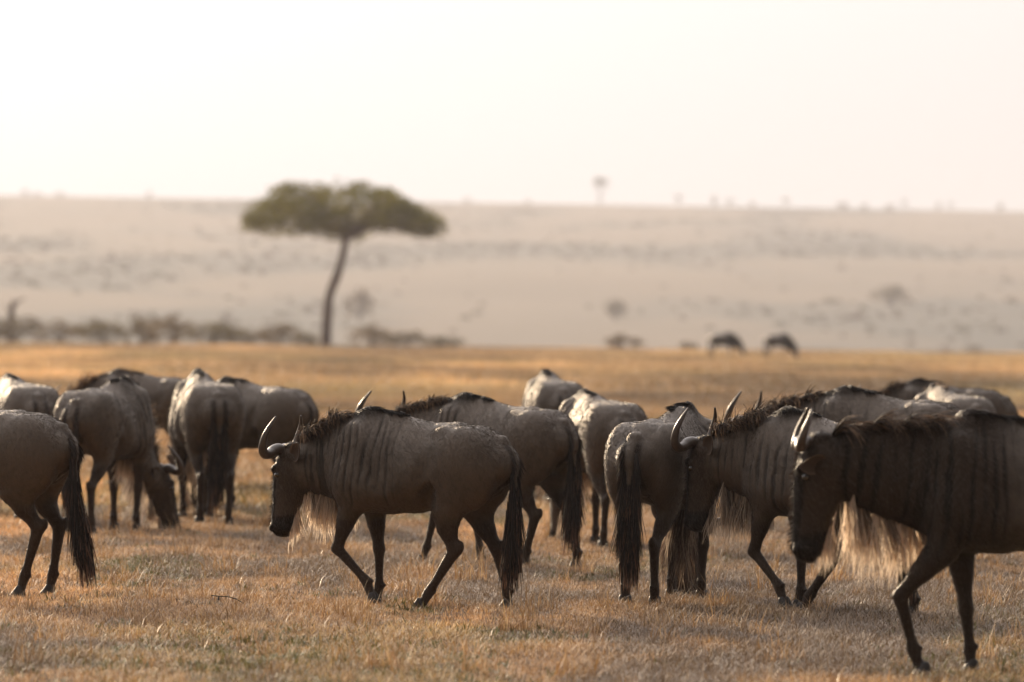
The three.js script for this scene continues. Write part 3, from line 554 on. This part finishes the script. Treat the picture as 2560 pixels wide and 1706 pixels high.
class Leaves {
  constructor() { this.pos = []; this.col = []; this.nor = []; this.idx = []; }
  spray(R, c, rx, ry, rz, n, size, tone) {
    const k0 = .75 + .5 * R();
    for (let i = 0; i < n; i++) {
      const a = V(R() * 2 - 1, R() * 2 - 1, R() * 2 - 1); if (a.lengthSq() > 1) { i--; continue; }
      const p = V(c.x + a.x * rx, c.y + a.y * ry, c.z + a.z * rz), s = size * (.6 + .8 * R()), u = V(R() - .5, (R() - .5) * .7, R() - .5).normalize(), w = u.clone().cross(V(R() - .5, R() - .5, R() - .5)).normalize(), nn = u.clone().cross(w), k = k0 * (.7 + .6 * R()), b = this.pos.length / 3;
      for (const [x, y] of [[-1, 0], [0, -.45], [1, 0], [0, .45]]) { this.pos.push(p.x + (u.x * x + w.x * y) * s, p.y + (u.y * x + w.y * y) * s, p.z + (u.z * x + w.z * y) * s); this.nor.push(nn.x, nn.y, nn.z); this.col.push(tone[0] * k, tone[1] * k, tone[2] * k); }
      this.idx.push(b, b + 1, b + 2, b, b + 2, b + 3);
    }
  }
  geometry() { const g = new THREE.BufferGeometry(); g.setAttribute('position', new THREE.Float32BufferAttribute(this.pos, 3)); g.setAttribute('normal', new THREE.Float32BufferAttribute(this.nor, 3)); g.setAttribute('color', new THREE.Float32BufferAttribute(this.col, 3)); g.setIndex(this.idx); return g; }
}
const groundAt = (px, d) => { const p = atDepth(px, 812, d); p.y = plainHeight(p.x, p.z); return p; };

{ // the umbrella acacia: outline in metres read off the photograph, base at the origin
  const d = 362, S = d / PXK, base = groundAt(815, d), R = rng(77);
  const root = new THREE.Group(); root.name = 'acacia_tree'; scene.add(root); root.position.copy(base);
  put(root, 'tall flat-topped acacia tree with crooked slim trunk alone on the plain', 'tree');
  const X = (px) => (px - 815) * S, Y = (py) => (868 - py) * S;
  const trunk = mesh('trunk', limbGeometry([V(X(815), -.3, 0), V(X(817), Y(800), 0), V(X(823), Y(740), .1), V(X(840), Y(690), .2), V(X(855), Y(640), .15), V(X(864), Y(592), 0)], .42, .27, 24, 12, [.10, .07, .055], 5), bark, root);
  const fork = V(X(864), Y(595), 0), topLine = [[612, 560], [640, 520], [665, 482], [705, 468], [740, 450], [790, 460], [830, 464], [862, 446], [905, 454], [950, 464], [985, 480], [1010, 503], [1040, 520], [1065, 512], [1095, 532], [1106, 550]];
  const topY0 = (px) => { for (let i = 0; i + 1 < topLine.length; i++) if (px <= topLine[i + 1][0]) return lerp(topLine[i][1], topLine[i + 1][1], (px - topLine[i][0]) / (topLine[i + 1][0] - topLine[i][0])); return 560; };
  const topY = (px) => topY0(px) - 6 * smooth(960, 1010, px);
  const botY = (px) => 6 + (px < 800 ? lerp(572, 588, smooth(612, 640, px)) + 20 * smooth(760, 850, px) : lerp(602, 584, smooth(870, 930, px)) + 8 * smooth(1000, 1090, px));
  const crown = new Leaves();
  for (let i = 0; i < 430; i++) {
    const px = 624 + R() * 466, span = (px - 857) / 247, halfZ = 7.0 * Math.sqrt(Math.max(.04, 1 - span * span)), zz = (R() * 2 - 1), z = zz * halfZ, edge = zz * zz;
    const t = topY(px), b = botY(px), y = lerp(b - 10, t + 2 + edge * 24, Math.pow(R(), .8));
    if (fbm(px * .03, y * .05, z * .4 + 3, 2) < -.27) continue;
    const e = lerp(.7, 1.15, R());
    crown.spray(R, V(X(px), Y(y), z), e * 1.1, e * .5, e * 1.1, 44, .14, R() > .6 ? [.16, .135, .012] : [.105, .095, .008]);
    if (i % 7 === 0) { // a limb out to this spray
      const tip = V(X(px), Y(y) - .2, z), m1 = fork.clone().lerp(tip, .35).add(V((R() - .5) * .8, .55, (R() - .5) * .8)), m2 = fork.clone().lerp(tip, .7).add(V((R() - .5) * .7, .35, (R() - .5) * .7));
      mesh('branch', limbGeometry([fork.clone().add(V(0, -.15, 0)), m1, m2, tip], .14, .025, 9, 6, [.09, .065, .05], i), bark, trunk);
    }
  }
  mesh('crown', crown.geometry(), leafMat, root);
}
function shrubGeometry(seed, tone, flat) { // a unit shrub, one metre high, as [stems, crown]
  const R = rng(seed), L = new Leaves(), stems = [];
  const n = 26;
  for (let i = 0; i < n; i++) { const a = R() * 6.28, r = Math.sqrt(R()) * (flat ? .9 : .62), y = flat ? .72 + .22 * R() - .12 * r * r : .25 + .62 * R() * (1 - .55 * r); const c = V(Math.cos(a) * r, y, Math.sin(a) * r); L.spray(R, c, .24, flat ? .09 : .17, .24, 34, .05, tone); if (i % 4 === 0) stems.push(limbGeometry([V((R() - .5) * .06, -.1, (R() - .5) * .06), V(c.x * .35, y * .5, c.z * .35), c], flat ? .045 : .025, .008, 5, 5, [.09, .07, .055], i)); }
  return [mergeGeometries(stems), L.geometry()];
}
const SHRUBS = [shrubGeometry(5, [.11, .08, .035]), shrubGeometry(6, [.14, .095, .042]), shrubGeometry(7, [.12, .092, .038]), shrubGeometry(8, [.07, .068, .028], true), shrubGeometry(9, [.08, .076, .03], true)];
function shrub(name, kind, px, d, h, w, turn, label, category, group, lean = 0) {
  const root = new THREE.Group(); root.name = numbered(name); scene.add(root); root.position.copy(groundAt(px, d)); root.scale.set(w, h, w); root.rotation.set(0, turn, lean);
  mesh('trunk', SHRUBS[kind][0], bark, root); mesh('crown', SHRUBS[kind][1], leafMat, root);
  put(root, label, category, group); return root;
}
// thicket along the far edge of the plain
[[38, 2.3, 2.6, 0], [150, 2.0, 2.4, 1], [255, 2.1, 2.5, 2], [352, 2.8, 2.0, 0], [430, 2.4, 2.6, 1], [530, 2.0, 2.8, 2], [625, 1.8, 2.4, 0], [700, 1.9, 2.2, 1], [770, 1.5, 1.8, 2], [930, 1.9, 2.3, 1], [1020, 1.5, 2.3, 0], [1100, 1.2, 2.2, 2]].forEach(([px, h, w, k], i) => shrub('bush', k, px, 374 + (i * 37 % 23), h * 1.05, w * 1.35, i * 1.3, ['low olive bush at the left end of the thicket line by the dead stem', 'rounded olive bush second from the left in the thicket line', 'broad olive bush third from the left in the thicket line', 'tallest bush of the thicket line left of the acacia', 'wide bush just right of the tallest in the thicket line', 'spreading bush midway between the tallest bush and the acacia', 'small bush in the thicket line left of the acacia', 'bush nearest the acacia trunk on its left', 'little bush close behind the acacia trunk on its left', 'reddish-brown bush nearest the acacia on its right', 'low spreading bush second right of the acacia', 'smallest bush third right of the acacia'][i], 'bush', 'thicket along the far edge of the plain'));
shrub('bush', 1, 1556, 362, 1.25, 2.5, .4, 'broad low olive bush on the edge of the plain left of the two distant wildebeest', 'bush', 'bushes at the foot of the hill');
shrub('bush', 0, 1722, 380, .9, 1.1, 2.4, 'small olive bush just left of the two distant wildebeest', 'bush', 'bushes at the foot of the hill');
shrub('small_tree', 2, 1535, 1330, 6.5, 5.5, 1.1, 'hazy dark rounded tree above the broad low bush at the hill foot', 'tree', 'hazy trees on the hill');
shrub('small_tree', 2, 2225, 1500, 7, 9, .2, 'hazy rounded tree at the hill foot right of the two distant wildebeest', 'tree', 'hazy trees on the hill');
shrub('small_tree', 1, 900, 1300, 9, 7, 3.2, 'hazy spreading tree behind the acacia trunk at the hill foot', 'tree', 'hazy trees on the hill');
{ // a dead leaning stem at the left edge
  const root = new THREE.Group(); root.name = 'dead_tree'; scene.add(root); root.position.copy(groundAt(24, 385));
  const tr = mesh('trunk', limbGeometry([V(0, -.2, 0), V(.05, 1.4, 0), V(.1, 2.4, .1), V(.32, 3.5, 0)], .32, .2, 10, 8, [.10, .075, .06], 3), bark, root);
  mesh('branch', limbGeometry([V(.2, 2.9, 0), V(.7, 3.5, .1), V(1.2, 3.75, .1)], .14, .05, 6, 6, [.10, .075, .06], 4), bark, tr); mesh('branch', limbGeometry([V(.1, 2.5, 0), V(-.3, 3.0, .2), V(-.5, 3.3, .1)], .1, .04, 6, 6, [.10, .075, .06], 6), bark, tr);
  put(root, 'leafless broken tree stem standing in the thicket at the left edge', 'tree');
}
// trees and bushes along the skyline
shrub('small_acacia', 3, 1497, RIDGE - 4, 18.5, 5.6, .5, 'small lone flat-topped acacia high on the skyline', 'tree', 'trees on the skyline');
[[60, 2.6, 2.0, 0, 'rounded shrub near the left end of the skyline'], [90, 1.4, 2.4, 1, 'low wide shrub second from the left on the skyline'], [148, 1.7, 3.0, 2, 'wide low shrub on the skyline left of the lone slim shrub'], [370, 2.8, 1.4, 0, 'slim shrub alone on the skyline between left edge and acacia'], [1165, 1.8, 2.2, 1, 'low shrub on the skyline just right of the big acacia crown'], [1318, 1.5, 2.0, 2, 'low shrub on the skyline midway between the two acacias'], [1694, 5.0, 1.4, 4, 'faint thin-stemmed tree on the skyline right of the lone small acacia'], [1783, 4.6, 1.3, 0, 'upright dark shrub on the skyline, second right of the small acacia'], [1822, 3.6, 1.8, 4, 'faint bent tree beside the upright dark shrub on the skyline'], [1878, 2.2, 1.8, 1, 'short shrub on the skyline right of the faint bent tree'], [1962, 4.4, 1.4, 4, 'thin tall tree on the skyline above the right distant wildebeest'], [2102, 2.8, 3.2, 0, 'largest dark rounded shrub on the skyline right part'], [2158, 2.0, 2.4, 2, 'shrub just right of the largest dark one on the skyline'], [2222, 1.9, 3.0, 1, 'wide shrub second right of the largest dark one on the skyline'], [2258, 4.4, 1.2, 4, 'thin tree rising behind the wide shrub on the skyline'], [2345, 3.2, 1.4, 0, 'slender shrub on the skyline toward the right end'], [2375, 3.6, 1.3, 4, 'thin tree second from the right end of the skyline group'], [2500, 3.0, 2.0, 2, 'last shrub on the skyline near the right edge']].forEach(([px, h, w, k, label], i) => shrub('skyline_shrub', k, px, RIDGE - 6, h * (k > 2 ? 1.5 : 1.9), w * 2, i * 2.1, label, k > 2 ? 'tree' : 'bush', 'trees on the skyline'));
{ // scrub too hazy and blurred to count, over the whole slope
  const R = rng(31), g = mergeGeometries([SHRUBS[0][1]]), n = 2600, im = new THREE.InstancedMesh(g, leafMat, n), m = new THREE.Matrix4(), q = new THREE.Quaternion(), c = new THREE.Color(); im.name = 'hill_scrub';
  let k = 0;
  while (k < n) { const d = lerp(1000, RIDGE - 40, Math.sqrt(R())), x = (R() * 2 - 1) * d * .16, z = -d, p = fbm(x * .013 + 40, 2, z * .0042, 4); if (p < .08 && R() > .06 + .5 * smooth(-.1, .08, p)) continue; const h = .8 + 1.5 * R() * R(); q.setFromAxisAngle(V(0, 1, 0), R() * 6.28); m.compose(V(x, plainHeight(x, z) - .1, z), q, V(h * (1 + R()), h, h * (1 + R()))); im.setMatrixAt(k, m); c.setRGB(.8 + .4 * R(), .8 + .4 * R(), .8 + .4 * R()); im.setColorAt(k, c); k++; }
  im.castShadow = im.receiveShadow = true; scene.add(im);
  put(im, 'hazy olive scrub scattered over the long hillside', 'scrub', null, 'stuff');
}

// ------------------------------------------------------------------ grass
const grassMat = new THREE.MeshPhysicalMaterial({ vertexColors: true, roughness: 0.72, transmission: 0.38, thickness: 0, side: THREE.DoubleSide, specularIntensity: 0.7 });
function tuft(seed, blades, spread, hMin, hMax, width, bend, tones) {
  const R = rng(seed), pos = [], col = [], nor = [], idx = [];
  for (let i = 0; i < blades; i++) {
    const a = R() * 6.28, r = Math.sqrt(R()) * spread, p = V(Math.cos(a) * r, -.006, Math.sin(a) * r), h = lerp(hMin, hMax, Math.pow(R(), 1.6)), out = R() * 6.28, b = bend * (.3 + R()), tone = tones[Math.floor(R() * tones.length)], k = .75 + .5 * R();
    const d = V(Math.cos(out) * b * .6, 1, Math.sin(out) * b * .6).normalize(), side = V(Math.cos(out + 1.57 + (R() - .5)), 0, Math.sin(out + 1.57 + (R() - .5))), v0 = pos.length / 3, nn = V(0, 0);
    for (let s = 0; s <= 2; s++) { const w = width * (.7 + .6 * R()) * [1, .8, .12][s] * .5; nn.copy(side).cross(d).normalize(); pos.push(p.x - side.x * w, p.y, p.z - side.z * w, p.x + side.x * w, p.y, p.z + side.z * w); for (let q = 0; q < 2; q++) { nor.push(nn.x, nn.y, nn.z); col.push(tone[0] * k, tone[1] * k, tone[2] * k); } p.addScaledVector(d, h / 2); d.x += Math.cos(out) * b; d.z += Math.sin(out) * b; d.y -= b * .35; d.normalize(); }
    idx.push(v0, v0 + 1, v0 + 2, v0 + 1, v0 + 3, v0 + 2, v0 + 2, v0 + 3, v0 + 4, v0 + 3, v0 + 5, v0 + 4);
  }
  const g = new THREE.BufferGeometry(); g.setAttribute('position', new THREE.Float32BufferAttribute(pos, 3)); g.setAttribute('normal', new THREE.Float32BufferAttribute(nor, 3)); g.setAttribute('color', new THREE.Float32BufferAttribute(col, 3)); g.setIndex(idx); return g;
}
const DRY = [[.54, .34, .15], [.46, .28, .122], [.38, .225, .096], [.62, .42, .205], [.29, .165, .07]], GREY = [[.21, .145, .085], [.16, .108, .062], [.27, .19, .115]], GREEN = [[.14, .13, .04], [.17, .145, .05], [.11, .105, .035]];
const stalkMat = new THREE.MeshPhysicalMaterial({ vertexColors: true, roughness: 0.5, side: THREE.DoubleSide, specularIntensity: 0.8 });
function scatter(name, geometry, n, seed, d0, d1, power, pick, label, category, material = grassMat) {
  const R = rng(seed), mats = [], cols = [], m = new THREE.Matrix4(), q = new THREE.Quaternion(), e = new THREE.Euler(), c = new THREE.Color();
  let tries = 0;
  while (mats.length < n && tries++ < n * 12) {
    const d = lerp(d0, d1, Math.pow(R(), power)), half = d * .1067 + 2.2, x = (R() * 2 - 1) * half, z = -d;
    const w = pick(R, x, z, turf(x, z), c); if (!w) continue;
    e.set((R() - .5) * .3, R() * 6.28, (R() - .5) * .3); q.setFromEuler(e); const s = w * (.7 + .6 * R());
    m.compose(V(x, plainHeight(x, z), z), q, V(s, s * (.75 + .5 * R()), s)); mats.push(m.clone()); cols.push(c.clone());
  }
  const im = new THREE.InstancedMesh(geometry, material, mats.length); im.name = name; mats.forEach((k, i) => { im.setMatrixAt(i, k); im.setColorAt(i, cols[i]); }); im.castShadow = im.receiveShadow = true; scene.add(im);
  return put(im, label, category, null, 'stuff');
}
const tone = (R, c, [g, k, s], lift = 1) => { const v = lift * (1 - .6 * k) * (.72 + .38 * s) * (.8 + .4 * R()); c.setRGB(v * (1 - .16 * g), v * (1 - .09 * g), v * (1 - .16 * g)); };
for (let v = 0; v < 3; v++) {
  scatter(numbered('dry_grass'), tuft(100 + v, 34, .085, .022, .066, .0040, 1.3, DRY), 34000, 200 + v, 22, 46, .8, (R, x, z, t, c) => { if (R() < .45 * t[1]) return 0; tone(R, c, t, 1.48); return .55 + .8 * smooth(-.35, .45, fbm(x * 2.2, 8, z * 1.1, 2)); }, ['short straw-coloured grass covering the near plain', 'curled tan grass among the straw on the near plain', 'thin brown grass among the straw on the near plain'][v], 'grass');
}
scatter('grey_weed', tuft(110, 40, .11, .03, .085, .0042, 1.2, GREY), 17000, 210, 22, 46, .8, (R, x, z, t, c) => { if (R() > t[1] * .9 + .12) return 0; const k = .7 + .5 * R(); c.setRGB(k, k, k); return 1.05; }, 'greyish dead weeds in dark patches of the near plain', 'weeds');
scatter('green_herb', tuft(111, 26, .08, .02, .07, .008, 1.0, GREEN), 6500, 211, 22, 46, .8, (R, x, z, t, c) => { if (R() > t[0] * 1.2 + .03) return 0; const k = .75 + .5 * R(); c.setRGB(k, k, k); return 1; }, 'low green herbs growing among the dry grass', 'weeds');
scatter('grass_stalk', tuft(112, 5, .05, .06, .14, .003, .55, [[.45, .32, .18], [.36, .24, .13]]), 2600, 212, 22, 46, .8, (R, x, z, t, c) => { const k = .8 + .4 * R(); c.setRGB(k, k, k); return .9; }, 'tall thin straw stalks standing above the short grass', 'grass', stalkMat);
scatter('grass_tussock', tuft(115, 70, .09, .07, .21, .0042, .8, DRY), 700, 215, 22, 46, .8, (R, x, z, t, c) => { const k = .7 + .5 * R(); c.setRGB(k, k, k); return .6 + .7 * R(); }, 'larger shaggy straw tussocks on the near plain', 'grass');
scatter('meadow_grass', tuft(113, 26, .16, .04, .11, .012, .7, [...DRY, GREEN[1]]), 60000, 213, 45, 125, .75, (R, x, z, t, c) => { tone(R, c, t, 1.48); return 1.15; }, 'golden dry grass of the middle plain behind the herd', 'grass');
scatter('far_grass', tuft(114, 26, .5, .03, .085, .025, .8, [...DRY, DRY[3], GREEN[1]]), 60000, 214, 122, 372, .75, (R, x, z, t, c) => { tone(R, c, t, 1.48); return 1.3; }, 'pale golden grass of the far plain below the acacia', 'grass');
{ // a fallen twig in front of the walking animal
  const p = groundAt(575, 29.6), root = new THREE.Group(); root.name = 'twig'; root.position.copy(p).add(V(0, .09, 0)); scene.add(root);
  const main = mesh('stem', limbGeometry([V(-.1, .012, 0), V(-.05, .008, .01), V(.01, .004, 0), V(.06, -.012, 0), V(.10, -.035, .0)], .0035, .0025, 14, 6, [.03, .026, .024], 2), bark, root);
  mesh('side_shoot', limbGeometry([V(-.05, .008, .01), V(-.054, -.003, .015), V(-.052, -.014, .02)], .004, .006, 5, 6, [.03, .026, .024], 3), bark, main);
  mesh('side_shoot', limbGeometry([V(.03, -.002, .0), V(.045, -.006, .01), V(.055, -.004, .01)], .004, .002, 5, 6, [.03, .026, .024], 4), bark, main);
  put(root, 'small dark bare twig caught in the grass left of the walking wildebeest', 'twig');
}
{ let n = 0; scene.traverse((o) => { if (o.isMesh && !o.isInstancedMesh) n += (o.geometry.index ? o.geometry.index.count : o.geometry.attributes.position.count) / 3; }); console.log('triangles', n); }
renderer.render(scene, camera);
